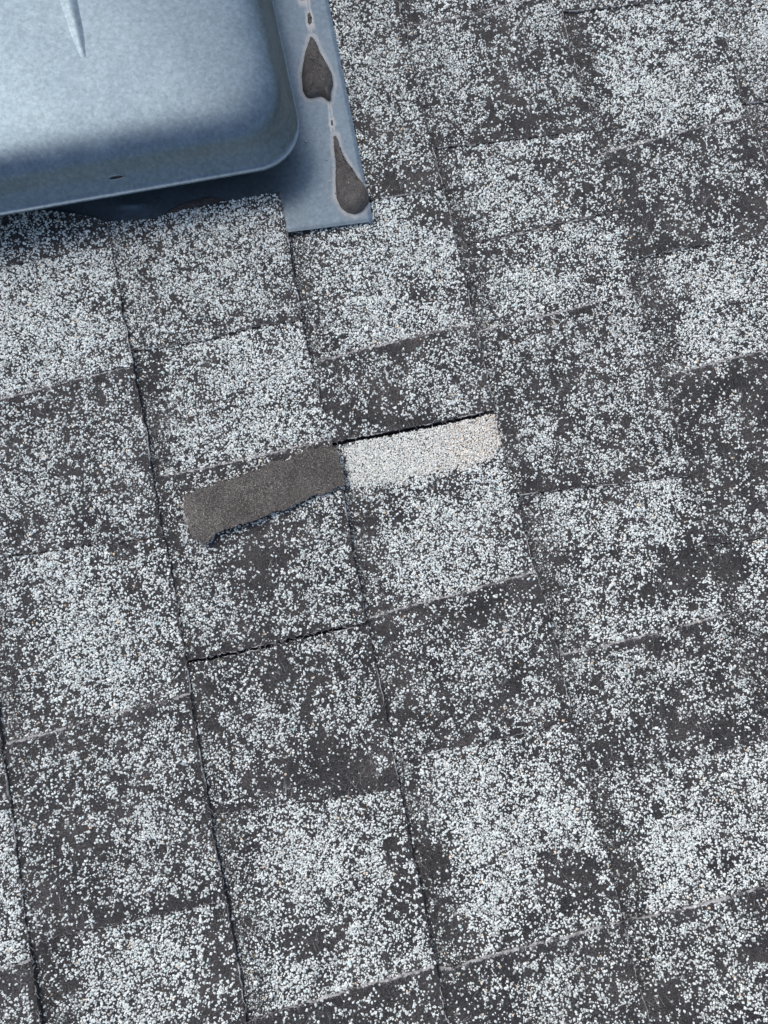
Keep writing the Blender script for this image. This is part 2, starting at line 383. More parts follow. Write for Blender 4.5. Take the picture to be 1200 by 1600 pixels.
# how much of each piece is still covered with granules, and where there is more or less: (x, y, rx, ry, amount)
COVER = {
    'Za': (.42, []), 'Zb': (.62, []), 'Zc': (.42, [(25, 1530, 30, 22, -.45)]),
    'Aa': (.48, []),
    'Ab': (.80, [(110, 452, 24, 20, -.5), (165, 470, 22, 60, -.3), (188, 560, 14, 40, -.3), (110, 560, 80, 20, -.1)]),
    'Ac': (.46, [(70, 640, 45, 14, -.4), (30, 690, 25, 25, -.25), (150, 825, 42, 26, -.4), (30, 830, 30, 25, -.35), (110, 720, 30, 20, -.2), (205, 720, 40, 70, .15), (50, 765, 60, 35, .12), (120, 600, 50, 12, -.2)]),
    'Ad': (.58, [(25, 960, 35, 110, -.22), (100, 885, 55, 30, .3), (150, 1010, 70, 80, .25), (190, 862, 32, 18, -.45), (235, 942, 28, 20, -.4), (283, 1065, 18, 24, -.45), (60, 1085, 50, 50, -.25), (130, 925, 30, 15, -.15), (90, 1110, 60, 20, -.2)]),
    'Ae': (.42, [(110, 1172, 55, 18, -.4), (60, 1270, 22, 20, -.35), (120, 1315, 45, 40, -.25), (100, 1390, 50, 45, -.35), (200, 1425, 95, 18, -.45), (190, 1250, 45, 22, -.35), (240, 1290, 30, 60, .2), (40, 1330, 20, 80, .12), (150, 1240, 30, 15, .2), (230, 1180, 60, 30, .1)]),
    'Af': (.48, [(90, 1540, 28, 70, -.2), (200, 1545, 80, 60, .3), (262, 1478, 60, 30, .25), (335, 1505, 20, 90, -.5), (215, 1530, 22, 14, -.3), (60, 1490, 20, 14, -.3)]),
    'Ba': (.67, [(238, 425, 9, 30, -.5), (375, 508, 60, 18, -.45), (280, 505, 40, 18, -.3), (300, 420, 12, 14, -.3), (195, 480, 10, 40, -.1), (440, 450, 14, 40, -.3)]),
    'Bb': (.68, [(240, 610, 24, 90, -.35), (385, 600, 70, 80, .15), (310, 603, 18, 18, -.4), (275, 560, 22, 20, -.25), (372, 640, 14, 14, -.3), (440, 540, 30, 14, -.3), (480, 640, 12, 40, -.2)]),
    'Bc': (.44, [(310, 965, 40, 40, .25), (505, 840, 45, 80, .25), (520, 960, 40, 40, .12), (430, 855, 50, 40, -.32), (410, 905, 35, 35, -.25), (340, 1015, 60, 12, -.45), (272, 860, 14, 30, -.2), (450, 995, 70, 10, -.3), (320, 860, 50, 20, .1), (350, 885, 20, 10, -.3)]),
    'Bd': (.38, [(420, 1042, 42, 20, -.42), (320, 1060, 22, 14, -.35), (360, 1135, 30, 25, -.2), (500, 1180, 60, 30, -.25), (500, 1222, 110, 20, -.5), (560, 1195, 50, 30, -.35), (420, 1130, 45, 30, .25), (555, 1055, 28, 40, .2), (350, 1180, 30, 60, .1), (540, 1100, 30, 20, .12)]),
    'Be': (.61, [(345, 1320, 14, 60, -.1), (500, 1350, 70, 50, .22), (440, 1535, 60, 40, .12), (622, 1345, 24, 42, -.6), (470, 1470, 32, 28, -.45), (545, 1410, 30, 18, -.25), (640, 1405, 20, 30, -.25), (505, 1485, 20, 18, -.35), (540, 1370, 14, 10, -.3), (380, 1310, 14, 14, -.3)]),
    'Bf': (.20, [(620, 1555, 40, 20, .12), (510, 1575, 24, 10, .2), (660, 1540, 16, 20, .15)]),
    'Ca': (.52, [(620, 290, 60, 14, -.5), (560, 215, 30, 40, -.25), (602, 232, 30, 20, -.28), (660, 270, 14, 30, -.2), (560, 60, 40, 60, .06)]),
    'Cb': (.63, [(482, 500, 20, 70, -.15), (590, 450, 80, 90, .14), (690, 335, 36, 24, -.42), (700, 452, 40, 22, -.36), (512, 525, 22, 20, -.3), (640, 440, 18, 14, -.25), (560, 420, 20, 12, -.2), (740, 480, 12, 30, -.2)]),
    'Cc': (.43, [(630, 552, 42, 22, -.42), (590, 640, 20, 36, -.42), (530, 572, 18, 12, -.35), (740, 550, 20, 30, -.22), (660, 662, 110, 8, -.5), (540, 683, 30, 8, -.4), (685, 600, 60, 40, .12), (540, 630, 20, 20, -.15)]),
    'Cd': (.66, [(690, 762, 42, 14, -.4), (600, 790, 30, 20, -.3), (775, 832, 36, 14, -.42), (745, 880, 40, 10, -.2), (560, 850, 20, 70, -.25), (605, 945, 30, 12, -.5), (572, 795, 14, 30, -.25), (705, 850, 65, 55, .2), (762, 770, 30, 30, .15), (650, 915, 40, 20, .15)]),
    'Ce': (.42, [(745, 960, 50, 24, -.45), (600, 992, 25, 18, -.35), (822, 930, 18, 30, -.4), (610, 1030, 25, 20, -.3), (660, 1130, 32, 20, -.32), (795, 1085, 40, 30, -.27), (872, 1040, 15, 60, -.32), (690, 1060, 20, 30, -.22), (725, 1160, 40, 8, -.35), (760, 1030, 60, 36, .16), (640, 985, 20, 20, .1)]),
    'Cf': (.56, [(655, 1270, 24, 70, -.28), (682, 1352, 36, 36, -.65), (770, 1290, 60, 90, .36), (765, 1420, 30, 40, .28), (740, 1200, 40, 25, .2), (880, 1275, 40, 45, .2), (852, 1180, 42, 20, -.35), (880, 1360, 45, 28, -.6), (905, 1392, 38, 30, -.5), (790, 1472, 40, 10, -.4), (705, 1445, 30, 35, -.4), (900, 1215, 20, 15, -.4), (660, 1420, 10, 60, -.2)]),
    'Cg': (.38, [(740, 1580, 50, 30, -.3), (700, 1540, 14, 40, -.2), (855, 1530, 50, 45, .16), (930, 1480, 40, 16, -.25)]),
    'Da': (.42, []),
    'Db': (.46, [(780, 62, 42, 18, -.4), (862, 85, 36, 14, -.4), (790, 170, 30, 25, -.3), (862, 176, 45, 24, -.42), (740, 205, 60, 12, -.28), (850, 203, 70, 8, -.35), (670, 100, 40, 36, .18), (865, 30, 30, 20, .18), (700, 150, 30, 20, .1)]),
    'Dc': (.50, [(700, 290, 20, 60, -.22), (702, 362, 42, 18, -.45), (870, 262, 42, 18, -.3), (912, 300, 25, 30, -.32), (870, 350, 60, 8, -.3), (800, 318, 60, 40, .25), (820, 235, 50, 12, .15)]),
    'Dd': (.48, [(755, 398, 42, 12, -.4), (900, 420, 30, 25, -.32), (830, 450, 60, 38, .3), (928, 370, 25, 36, .25), (760, 460, 20, 40, -.2), (790, 380, 14, 8, -.2)]),
    'De': (.49, [(900, 490, 30, 8, -.4), (845, 612, 60, 25, -.28), (955, 580, 30, 25, -.25), (885, 590, 25, 14, -.3), (890, 645, 30, 40, -.25), (785, 690, 20, 30, -.35), (980, 660, 22, 20, -.34), (860, 748, 70, 20, -.5), (1000, 742, 60, 10, -.3), (850, 665, 30, 50, .26), (940, 622, 30, 30, .12), (1030, 700, 20, 30, .2), (820, 540, 60, 24, .1), (970, 500, 20, 60, .12)]),
    'Df': (.48, [(1062, 800, 20, 20, -.42), (1062, 890, 42, 36, -.5), (1010, 912, 42, 22, -.4), (880, 870, 42, 14, -.35), (980, 778, 42, 8, -.28), (890, 800, 40, 28, .2), (1040, 762, 30, 25, .36), (1010, 820, 30, 40, .26), (1050, 962, 50, 12, .24), (980, 990, 40, 12, .2), (1000, 870, 30, 14, .15), (960, 930, 60, 30, .05)]),
    'Dg': (.42, [(1022, 1000, 42, 14, -.42), (1072, 986, 26, 16, -.4), (1040, 1122, 52, 40, -.32), (1112, 1150, 52, 20, -.5), (950, 1170, 22, 28, -.4), (1115, 1030, 20, 40, -.3), (1000, 1040, 50, 26, .16), (1128, 990, 16, 40, .22), (960, 1090, 40, 30, .06)]),
    'Dh': (.58, [(942, 1290, 28, 80, -.3), (1030, 1268, 22, 10, -.5), (1130, 1332, 28, 40, -.5), (1090, 1210, 30, 10, -.45), (975, 1385, 28, 36, -.32), (1080, 1330, 45, 60, .32), (1040, 1240, 30, 18, .22), (1150, 1200, 40, 26, .2), (1180, 1240, 30, 30, -.1)]),
    'Di': (.40, [(1090, 1420, 42, 12, -.4), (1160, 1402, 42, 12, -.4), (1045, 1560, 50, 36, -.38), (1010, 1532, 14, 20, -.34), (1170, 1490, 40, 18, -.35), (1140, 1440, 40, 25, .16), (1000, 1470, 30, 20, .08)]),
    'Ea': (.50, []),
    'Eb': (.47, [(912, 100, 30, 80, -.28), (950, 215, 22, 20, -.35), (1020, 130, 75, 55, .26), (990, 30, 40, 18, .2), (1130, 150, 25, 36, .2), (1040, 76, 30, 18, -.32), (1130, 80, 20, 20, -.36), (1120, 95, 16, 14, -.2)]),
    'Ec': (.38, [(1060, 222, 42, 14, -.4), (985, 270, 26, 22, -.42), (1010, 352, 42, 38, -.42), (1100, 312, 30, 36, -.34), (1172, 320, 20, 50, -.35), (1160, 240, 20, 10, -.35), (1045, 384, 70, 8, -.45), (1032, 262, 30, 20, .18), (1120, 270, 40, 18, .18), (950, 290, 14, 20, .15)]),
    'Ed': (.52, [(1032, 500, 24, 60, -.25), (1100, 480, 55, 55, .25), (1170, 430, 30, 28, .22), (1120, 543, 40, 14, .22), (1060, 470, 30, 10, -.35), (1010, 420, 20, 20, -.2)]),
    'Ee': (.33, [(1180, 600, 30, 60, -.35), (1060, 640, 30, 40, -.2), (1172, 720, 30, 60, -.28), (1090, 745, 30, 36, -.22), (1120, 592, 40, 20, -.2), (1140, 652, 30, 20, .22), (1120, 735, 20, 20, .22), (1120, 800, 40, 20, .1)]),
    'Ef': (.40, [(1140, 890, 26, 28, -.4), (1180, 940, 40, 40, .1)]),
    'Eg': (.46, []), 'Fa': (.58, [(1160, 140, 14, 20, -.5), (1185, 40, 30, 40, .2)]), 'Fb': (.48, []), 'Fc': (.45, []),
}
FRESH = [(536, 698), (567, 687), (633, 676), (700, 663), (772, 647), (781, 672), (784, 700), (768, 716), (735, 728), (692, 738), (640, 748), (585, 756), (548, 764), (542, 720)]

LINES = {}
for i, pts in BUTT.items():
    w = at(pts, 0.003)
    o = np.argsort(w[:, 1])
    LINES[i] = (w[o, 1], w[o, 0])


def butt(i, v):
    v = np.asarray(v, float)
    if i in LINES:
        vv, uu = LINES[i]
        u = np.interp(v, vv, uu)
        # away from the measured stretch return to the chalk line
        far = np.maximum(vv[0] - v, v - vv[-1]).clip(0, None)
        k = np.clip(far / 0.08, 0, 1)
        return u * (1 - k) + i * EXPO * k + 0.0005 * N1(v, i * 7.7, 0.006) + 0.0004 * N2(v, i * 3.1, 0.0022)
    return i * EXPO + 0.001 * N1(v, i * 7.7, 0.05) + 0.0004 * N2(v, i * 3.1, 0.003)


class Cut:
    def __init__(self, i, pts=None, kind='D', state='r', key=None, v=None):
        self.i, self.kind, self.state, self.key = i, kind, state, key
        if pts is not None:
            w = at(pts, 0.003)
            o = np.argsort(w[:, 0])
            self.u, self.v = w[o, 0], w[o, 1]
        else:
            self.u = np.array([(i - 1) * EXPO, i * EXPO]); self.v = np.array([v, v])
        s = (self.v[-1] - self.v[0]) / max(1e-6, self.u[-1] - self.u[0])
        self.s = 0 if kind == 'K' else s
        self.seed = i * 13.7 + float(self.v.mean()) * 91

    def __call__(self, u):
        u = np.asarray(u, float)
        v = np.interp(u, self.u, self.v)
        v = v + self.s * (np.minimum(u - self.u[0], 0) + np.maximum(u - self.u[-1], 0))
        return v + 0.0006 * N2(u, self.seed, 0.005) + 0.0004 * N3(u, self.seed, 0.0018)


V_LO, V_HI = -0.80, 1.05
COURSES = {}
for i in range(-2, 9):
    cuts = [Cut(i, *c) for c in CUTS.get(i, [])]
    r = random.Random(100 + i)
    if not cuts:
        cuts = [Cut(i, None, 'D', 'r', None, v=0.1 + 0.07 * r.random())]
    lo = cuts[-1]
    while lo.v.mean() > V_LO:
        st = 'r' if lo.state == 'R' else 'R'
        n = Cut(i, None, 'D' if st == 'r' else 'U', st, None, v=lo.v.mean() - r.uniform(.095, .15))
        cuts.append(n); lo = n
    hi = cuts[0]
    up = []
    if hi.kind == 'K':           # nothing above: the vent stands there
        pass
    else:
        st = 'r' if hi.state == 'R' else 'R'
        while hi.v.mean() < V_HI:
            n = Cut(i, None, 'D' if st == 'r' else 'U', st, None, v=hi.v.mean() + r.uniform(.095, .15))
            up.append(n); hi = n
            st = 'r' if st == 'R' else 'R'
    COURSES[i] = up[::-1] + cuts

roof = mesh_obj('roof', [(-1.6, -1.8, -.006), (2.2, -1.8, -.006), (2.2, 2.0, -.006), (-1.6, 2.0, -.006),
                         (-1.6, -1.8, -.10), (2.2, -1.8, -.10), (2.2, 2.0, -.10), (-1.6, 2.0, -.10)],
                [(0, 1, 2, 3), (7, 6, 5, 4), (0, 4, 5, 1), (1, 5, 6, 2), (2, 6, 7, 3), (3, 7, 4, 0)], [M_FIELD])
roof.matrix_world = PITCH
tag(roof, 'pitched roof covered with worn grey and white laminated asphalt shingles', 'roof', 'structure')

LIFT = {'Ba': 0.0027, 'Aa': 0.0026, 'Ab': .0022, 'Ad': .0006, 'Cc': 0.0012, 'Bc': 0.0008, 'Ae': .0006, 'Di': .0008, 'Cg': .0006}
PIECES = []
mesh_obj('underlay', [(-.40, -.85, -.0045), (1.1, -.85, -.0045), (1.1, 1.05, -.0045), (-.40, 1.05, -.0045)], [(0, 1, 2, 3)], [M_DECK], roof)


def height(pc, u, v):
    s = np.clip((u - pc['u0']) / EXPO, -0.3, 1.1)
    z = ZREC0 + ZREC1 * s + (ZTOOTH if pc['state'] == 'R' else .0007 * s) + pc['dz']
    if pc['key'] in ('Ba', 'Aa'):
        z = z + LIFT[pc['key']] * np.clip((v - pc['vb']) / (pc['vt'] - pc['vb']), 0, 1)
    elif pc['key'] in LIFT:
        z = z + LIFT[pc['key']] * (u - pc['u0']) / EXPO
    return z


def slab(pc):
    """outline of one shingle piece, from its upper end (hidden under the next course) to its butt"""
    i, a, b = pc['i'], pc['top'], pc['bot']
    gap = 0.0002
    ga = (0.0006 if a.key == 'Dd' else .0016) if a.kind == 'J' else gap
    gb = (.0005 if b.key == 'Dd' else .0011) if b.kind == 'J' else gap
    uR = butt(i, 0.5 * (a.v.mean() + b.v.mean()))
    u0 = pc['u0'] - (0.016 if pc['key'] != 'Ba' else .004)
    ut = float(uR)
    for _ in range(4): ut = float(butt(i, a(ut)))
    ub = float(uR)
    for _ in range(4): ub = float(butt(i, b(ub)))
    us = np.arange(u0, ut, 0.0016); us = np.append(us[us < ut - .0006], ut)
    top = np.stack([us, a(us) - ga], 1)
    vs = np.arange(top[-1, 1] - .0015, float(b(ub)) + gb, -0.0016)
    side = np.stack([butt(i, vs), vs], 1)
    us2 = np.arange(u0, ub, 0.0016); us2 = np.append(us2[us2 < ub - .0006], ub)[::-1]
    bot = np.stack([us2, b(us2) + gb], 1)
    return np.concatenate([top, side, bot]), len(top), len(side)


def slab_geo(pc):
    o, nt_, ns = slab(pc)
    n = len(o)
    z = height(pc, o[:, 0], o[:, 1])
    th = 0.0024 + (0.0018 if pc['state'] == 'R' else 0)
    verts = np.concatenate([np.column_stack([o, z]), np.column_stack([o, z - th])])
    faces = [tuple(range(n))[::-1], tuple(range(n, 2 * n))]
    for k in range(n):
        k2 = (k + 1) % n
        faces.append((k, k2, n + k2, n + k))
    return verts, faces, o, nt_, ns


for i, cuts in COURSES.items():
    for a, b in zip(cuts[:-1], cuts[1:]):
        um = (i - .5) * EXPO
        pc = dict(i=i, top=a, bot=b, state=a.state, key=a.key, vt=float(a(um)), vb=float(b(um)), u0=(i - 1) * EXPO,
                  dz=random.uniform(-.00015, .00015))
        corners = np.array([[u, v, 0] for u in ((i - 1) * EXPO, um, i * EXPO) for v in (pc['vt'], .5 * (pc['vt'] + pc['vb']), pc['vb'])])
        px = to_px(corners)
        pc['seen'] = a.key is not None or bool(((px[:, 0] > -5) & (px[:, 0] < 1205) & (px[:, 1] > -5) & (px[:, 1] < 1605)).any())
        if a.key in ('Fc', 'Eg'):
            pc['seen'] = True
        PIECES.append(pc)

fv, ff, base = [], [], 0
for pc in PIECES:
    verts, faces, o, nt_, ns = slab_geo(pc)
    pc['outline'], pc['nt'], pc['ns'] = o, nt_, ns
    px = to_px(np.column_stack([o, np.zeros(len(o))]))
    pc['seen'] = bool(((px[:, 0] > 0) & (px[:, 0] < 1200) & (px[:, 1] > 0) & (px[:, 1] < 1600)).any())
    if pc['seen']:
        pc['obj'] = mesh_obj('shingle', verts, faces, [M_ASPHALT], roof)
    else:
        fv.append(verts); ff += [tuple(q + base for q in f) for f in faces]; base += len(verts)
field = mesh_obj('outer_shingles', np.concatenate(fv), ff, [M_FIELD], roof)
tag(field, kind='stuff')

# ---------------------------------------------------------------- granules
GV = np.array([[-1, -1, 0], [1, -1, 0], [1, 1, 0], [-1, 1, 0], [-.62, -.62, 1], [.62, -.62, 1], [.62, .62, 1], [-.62, .62, 1]], float)
GF = np.array([[4, 5, 6, 7], [0, 1, 5, 4], [1, 2, 6, 5], [2, 3, 7, 6], [3, 0, 4, 7]])


PV = np.array([[-1, -.8, 0], [.9, -1, 0], [1, .9, 0], [-.8, 1, 0], [.1, 0, 1]], float)
PF = np.array([[0, 1, 4], [1, 2, 4], [2, 3, 4], [3, 0, 4]])


def grit_arrays(pos, size, tint, rs):
    n = len(pos)
    th = rs.uniform(0, 2 * np.pi, n); c, s = np.cos(th), np.sin(th)
    g = PV[None] * np.stack([size * .5, size * rs.uniform(.3, .5, n), size * rs.uniform(.3, .6, n)], 1)[:, None, :]
    g = g + rs.uniform(-.15, .15, (n, 5, 3)) * size[:, None, None]
    x, y = g[..., 0], g[..., 1]
    g = np.stack([x * c[:, None] - y * s[:, None], x * s[:, None] + y * c[:, None], g[..., 2]], 2)
    return (g + pos[:, None, :]).reshape(-1, 3), (PF[None] + (np.arange(n) * 5)[:, None, None]).reshape(-1), np.repeat(tint, 5, 0)


def granule_mesh(name, pos, size, tint, parent, rs, grit=None):
    n = len(pos)
    g = GV[None] * np.stack([size * rs.uniform(.75, 1.25, n) * .5, size * rs.uniform(.6, 1.0, n) * .5, size * rs.uniform(.35, .65, n)], 1)[:, None, :]
    g = g + rs.uniform(-.17, .17, (n, 8, 3)) * size[:, None, None]
    # tip each granule a little and turn it
    th = rs.uniform(0, 2 * np.pi, n); c, s = np.cos(th), np.sin(th)
    ph = rs.normal(0, .38, n); cp, sp = np.cos(ph), np.sin(ph)
    y = g[..., 1] * cp[:, None] - g[..., 2] * sp[:, None]
    z = g[..., 1] * sp[:, None] + g[..., 2] * cp[:, None]
    x = g[..., 0]
    g = np.stack([x * c[:, None] - y * s[:, None], x * s[:, None] + y * c[:, None], z], 2)
    v = (g + pos[:, None, :]).reshape(-1, 3)
    f = (GF[None] + (np.arange(n) * 8)[:, None, None]).reshape(-1)
    starts = np.arange(0, n * 20, 4, dtype=np.int32)
    col = np.repeat(tint, 8, 0)
    if grit is not None and len(grit[0]):
        v2, f2, c2 = grit_arrays(*grit, rs)
        starts = np.r_[starts, n * 20 + np.arange(0, len(f2), 3, dtype=np.int32)].astype(np.int32)
        f = np.r_[f, f2 + len(v)]; v = np.concatenate([v, v2]); col = np.concatenate([col, c2])
    me = bpy.data.meshes.new(name)
    me.vertices.add(len(v)); me.vertices.foreach_set('co', v.astype(np.float32).ravel())
    me.loops.add(len(f)); me.loops.foreach_set('vertex_index', f.astype(np.int32))
    me.polygons.add(len(starts))
    me.polygons.foreach_set('loop_start', starts)
    me.update(calc_edges=True)
    ca = me.color_attributes.new('tint', 'FLOAT_COLOR', 'POINT')
    col = np.column_stack([col, np.ones(len(col))]).astype(np.float32)
    ca.data.foreach_set('color', col.ravel())
    me.materials.append(M_GRAN)
    o = link(bpy.data.objects.new(name, me), parent)
    tag(o, kind='stuff')
    return o


def in_poly(px, poly):
    x, y = px[:, 0], px[:, 1]
    r = np.zeros(len(px), bool)
    p = np.array(poly, float)
    for k in range(len(p)):
        x1, y1 = p[k]; x2, y2 = p[(k + 1) % len(p)]
        if y1 == y2: continue
        c = ((y1 > y) != (y2 > y)) & (x < (x2 - x1) * (y - y1) / (y2 - y1) + x1)
        r ^= c
    return r


def cover(key, u, v, px, pc):
    b, blobs = COVER.get(key, ((.6 if pc['state'] == 'r' else .42), []))
    d = np.full(len(u), b)
    # the outline of every patch wanders
    wx = px[:, 0] + 16 * N1(u, v, .011) + 7 * N2(u, v, .004)
    wy = px[:, 1] + 16 * N3(u, v, .011) + 7 * N4(u, v, .004)
    for (x, y, rx, ry, k) in blobs:
        q = ((wx - x) / rx) ** 2 + ((wy - y) / ry) ** 2
        d += (k if k > 0 else .80 * k) * np.exp(-(q ** 1.3) * .8)
    return d


STEP = 0.00115
us = np.arange(-0.22, 0.93, STEP)
vs = np.arange(-0.56, 0.82, STEP * .866)
gu, gv = np.meshgrid(us, vs)
gu = gu + (np.arange(len(vs)) % 2)[:, None] * STEP * .5
gu = (gu + rng.uniform(-.42, .42, gu.shape) * STEP).ravel()
gv = (gv + rng.uniform(-.42, .42, gv.shape) * STEP).ravel()
gp = to_px(np.column_stack([gu, gv, np.full(len(gu), .003)]))
MARG = 215
k = (gp[:, 0] > -MARG) & (gp[:, 0] < 1200 + MARG) & (gp[:, 1] > -MARG) & (gp[:, 1] < 1600 + MARG)
gu, gv, gp = gu[k], gv[k], gp[k]
fresh = in_poly(np.column_stack([gp[:, 0] + 2 * N1(gu, gv, .006) + 3 * N2(gu, gv, .0025) + rng.normal(0, 2, len(gu)), gp[:, 1] + (6 * N3(gu, gv, .008) + 6 * N2(gv, gu, .003) + rng.normal(0, 4, len(gu))) * np.clip((gp[:, 1] - 980 + gp[:, 0] * .42) / 30, .15, 1)]), FRESH)
course_of = np.full(len(gu), -99)
for i in COURSES:
    lo = butt(i - 1, gv) + 0.0006; hi = butt(i, gv) - 0.0005
    course_of[(gu > lo) & (gu < hi)] = i

SCRAP_UP = [(286, 775), (340, 755), (405, 734), (460, 713), (490, 703), (524, 697)]
SCRAP_LO = [(292, 818), (301, 838), (317, 851), (331, 843), (342, 831), (360, 824), (405, 812), (460, 788), (510, 769), (541, 757)]
fibre_sites = {}
n_gran = n_grit = 0
for pi, pc in enumerate(PIECES):
    if not pc['seen']: continue
    i = pc['i']
    m = course_of == i
    if not m.any(): continue
    idx = np.nonzero(m)[0]
    u, v = gu[idx], gv[idx]
    ok = (v < pc['top'](u) - (.0019 if pc['top'].kind == 'J' else .0004)) & (v > pc['bot'](u) + (.0017 if pc['bot'].kind == 'J' else .0004))
    idx = idx[ok]; u, v, px, fr = gu[idx], gv[idx], gp[idx], fresh[idx]
    if len(u) == 0: continue
    rs = np.random.default_rng(500 + pi)
    d = cover(pc['key'], u, v, px, pc)
    dm = d + .12 * N2(u, v, .013) + .06 * N1(u, v, .03)
    d = dm + .30 * N3(u, v, .0052) + .30 * N4(u, v, .0025)
    # sparse next to worn edges
    edge_u = butt(i, v) - u
    wear = np.clip(1 - edge_u / (.006 + .004 * N1(u, v, .02)), 0, 1) * (.32 if pc['state'] == 'R' else .2)
    d = d - wear
    if pc['top'].kind == 'U':
        ev = pc['top'](u) - v
        d = d - .38 * np.clip(1 - ev / (.007 + .006 * N2(u, v, .018)).clip(.001), 0, 1)
    if pc['bot'].kind in 'DJ' and pc['state'] == 'R':
        ev = v - pc['bot'](u)
        d = d - .3 * np.clip(1 - ev / (.007 + .006 * N2(u, v, .018)).clip(.001), 0, 1)
    su = u - pc['u0']
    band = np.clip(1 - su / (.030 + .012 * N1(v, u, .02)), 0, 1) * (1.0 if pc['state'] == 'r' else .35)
    rnd = rs.random(len(u))
    prob = np.clip(.84 * d - .030, .022, .84)
    x = .5 + prob - rnd
    keep = (x > .5) & ~fr
    bald = (dm < .17) & ~fr
    bi = np.nonzero(bald)[0]
    pc['bald'] = np.column_stack([u[bi], v[bi]]) if len(bi) else np.zeros((0, 2))
    z = height(pc, u, v)
    pos = np.column_stack([u, v, z - .00012])
    kp = np.nonzero(keep)[0]
    n = len(kp)
    size = np.clip(rs.normal(.00126, .00036, n), .00055, .0024)
    b = band[kp]
    small = rs.random(n) < b * .7
    size[small] *= .72
    lum = np.clip(rs.normal(.80 if pc['state'] == 'r' else .75, .13, n), .25, .94)
    grey = rs.random(n) < (.10 if pc['state'] == 'r' else .17)
    lum[grey] *= rs.uniform(.35, .75, grey.sum())
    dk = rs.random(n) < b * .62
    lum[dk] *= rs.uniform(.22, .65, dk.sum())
    tint = np.column_stack([lum * .955, lum * 1.0, lum * .935])
    odd = rs.random(n)
    tint[odd < .006] *= np.array([1.0, .72, .5])
    tint[odd > .985] *= np.array([.8, .95, .98])
    # granules well outside the photograph are built from fewer faces
    pk_ = px[kp]
    far = (pk_[:, 0] < -45) | (pk_[:, 0] > 1245) | (pk_[:, 1] < -45) | (pk_[:, 1] > 1645)
    P, S, T = [pos[kp][~far]], [size[~far]], [tint[~far]]
    # dark grit between the white granules
    dg = np.nonzero((x <= .5) & ~fr & (rs.random(len(u)) < np.where((np.abs(px[:, 0] - 600) < 640) & (np.abs(px[:, 1] - 800) < 840), .30, 0)))[0]
    gl = .02 + .15 * rs.random(len(dg)) ** 1.6 + np.where(rs.random(len(dg)) < .07, .14, 0)
    gsz = rs.uniform(.0005, .0011, len(dg))
    grit = (np.concatenate([pos[dg], pos[kp][far]]), np.r_[gsz, size[far] * 1.15], np.concatenate([np.column_stack([gl * 1.04, gl, gl * .93]), tint[far]]))
    if fr.any():             # the strip that lay covered until the scrap came off: unworn, dense, warmer
        fi = np.nonzero(fr)[0]
        for rep in range(3):
            q = pos[fi].copy(); q[:, :2] += rs.uniform(-.6, .6, (len(fi), 2)) * STEP
            q[:, 2] += rep * .00026
            n2 = len(fi)
            l = np.clip(rs.normal(.81, .15, n2), .3, .97)
            dark = rs.random(n2) < .09
            l[dark] *= .35
            pk = np.clip((gp[idx][fi][:, 0] - 640) / 140, 0, 1)
            t = np.column_stack([l * 1.0, l * (1.0 - .045 * pk), l * (.905 - .055 * pk)])
            o2 = rs.random(n2)
            rust = np.clip((gp[idx][fi][:, 0] - 690) / 90, .04, .3)
            t[o2 < .22 * rust] *= np.array([1.0, .82, .66])
            t[o2 > .9] *= np.array([.9, .97, 1.03])
            P.append(q); S.append(np.clip(rs.normal(.00095, .00018, n2), .0005, .0014)); T.append(t)
    P, S, T = np.concatenate(P), np.concatenate(S), np.concatenate(T)
    n_gran += len(P)
    granule_mesh('granules', P, S, T, pc['obj'], rs, grit)
    n_grit += len(dg)
print('granules', n_gran, 'grit', n_grit)

# ---------------------------------------------------------------- glass fibres where the asphalt is bald, frayed edges
def fibres(starts, dirs, lens, width, zfun, rs, curl=.5, segs=3, rise=.0006):
    n = len(starts)
    vv, tt = [], []
    p = starts.copy(); a = dirs.copy()
    da = rs.normal(0, curl, n) / segs
    rows = []
    for k in range(segs + 1):
        nx, ny = -np.sin(a), np.cos(a)
        w = width * (.5 if k < segs else .2)
        z = zfun(p) + rise * np.sin(np.pi * k / segs) * rs.uniform(.2, 1, n) + .00012
        l = np.column_stack([p[:, 0] + nx * w, p[:, 1] + ny * w, z])
        r = np.column_stack([p[:, 0] - nx * w, p[:, 1] - ny * w, z])
        rows.append((l, r))
        p = p + np.column_stack([np.cos(a), np.sin(a)]) * (lens / segs)[:, None]
        a = a + da
    v = np.stack([q for lr in rows for q in lr], 1)       # n, 2*(segs+1), 3
    f = []
    for k in range(segs):
        f.append([2 * k, 2 * k + 1, 2 * k + 3, 2 * k + 2])
    f = np.array(f)
    m = v.shape[1]
    faces = (f[None] + (np.arange(n) * m)[:, None, None]).reshape(-1, 4)
    return v.reshape(-1, 3), faces


def join(parts):
    vs_, fs_, b = [], [], 0
    for v, f in parts:
        vs_.append(v); fs_ += [tuple(int(t) + b for t in q) for q in f]; b += len(v)
    return np.concatenate(vs_), fs_


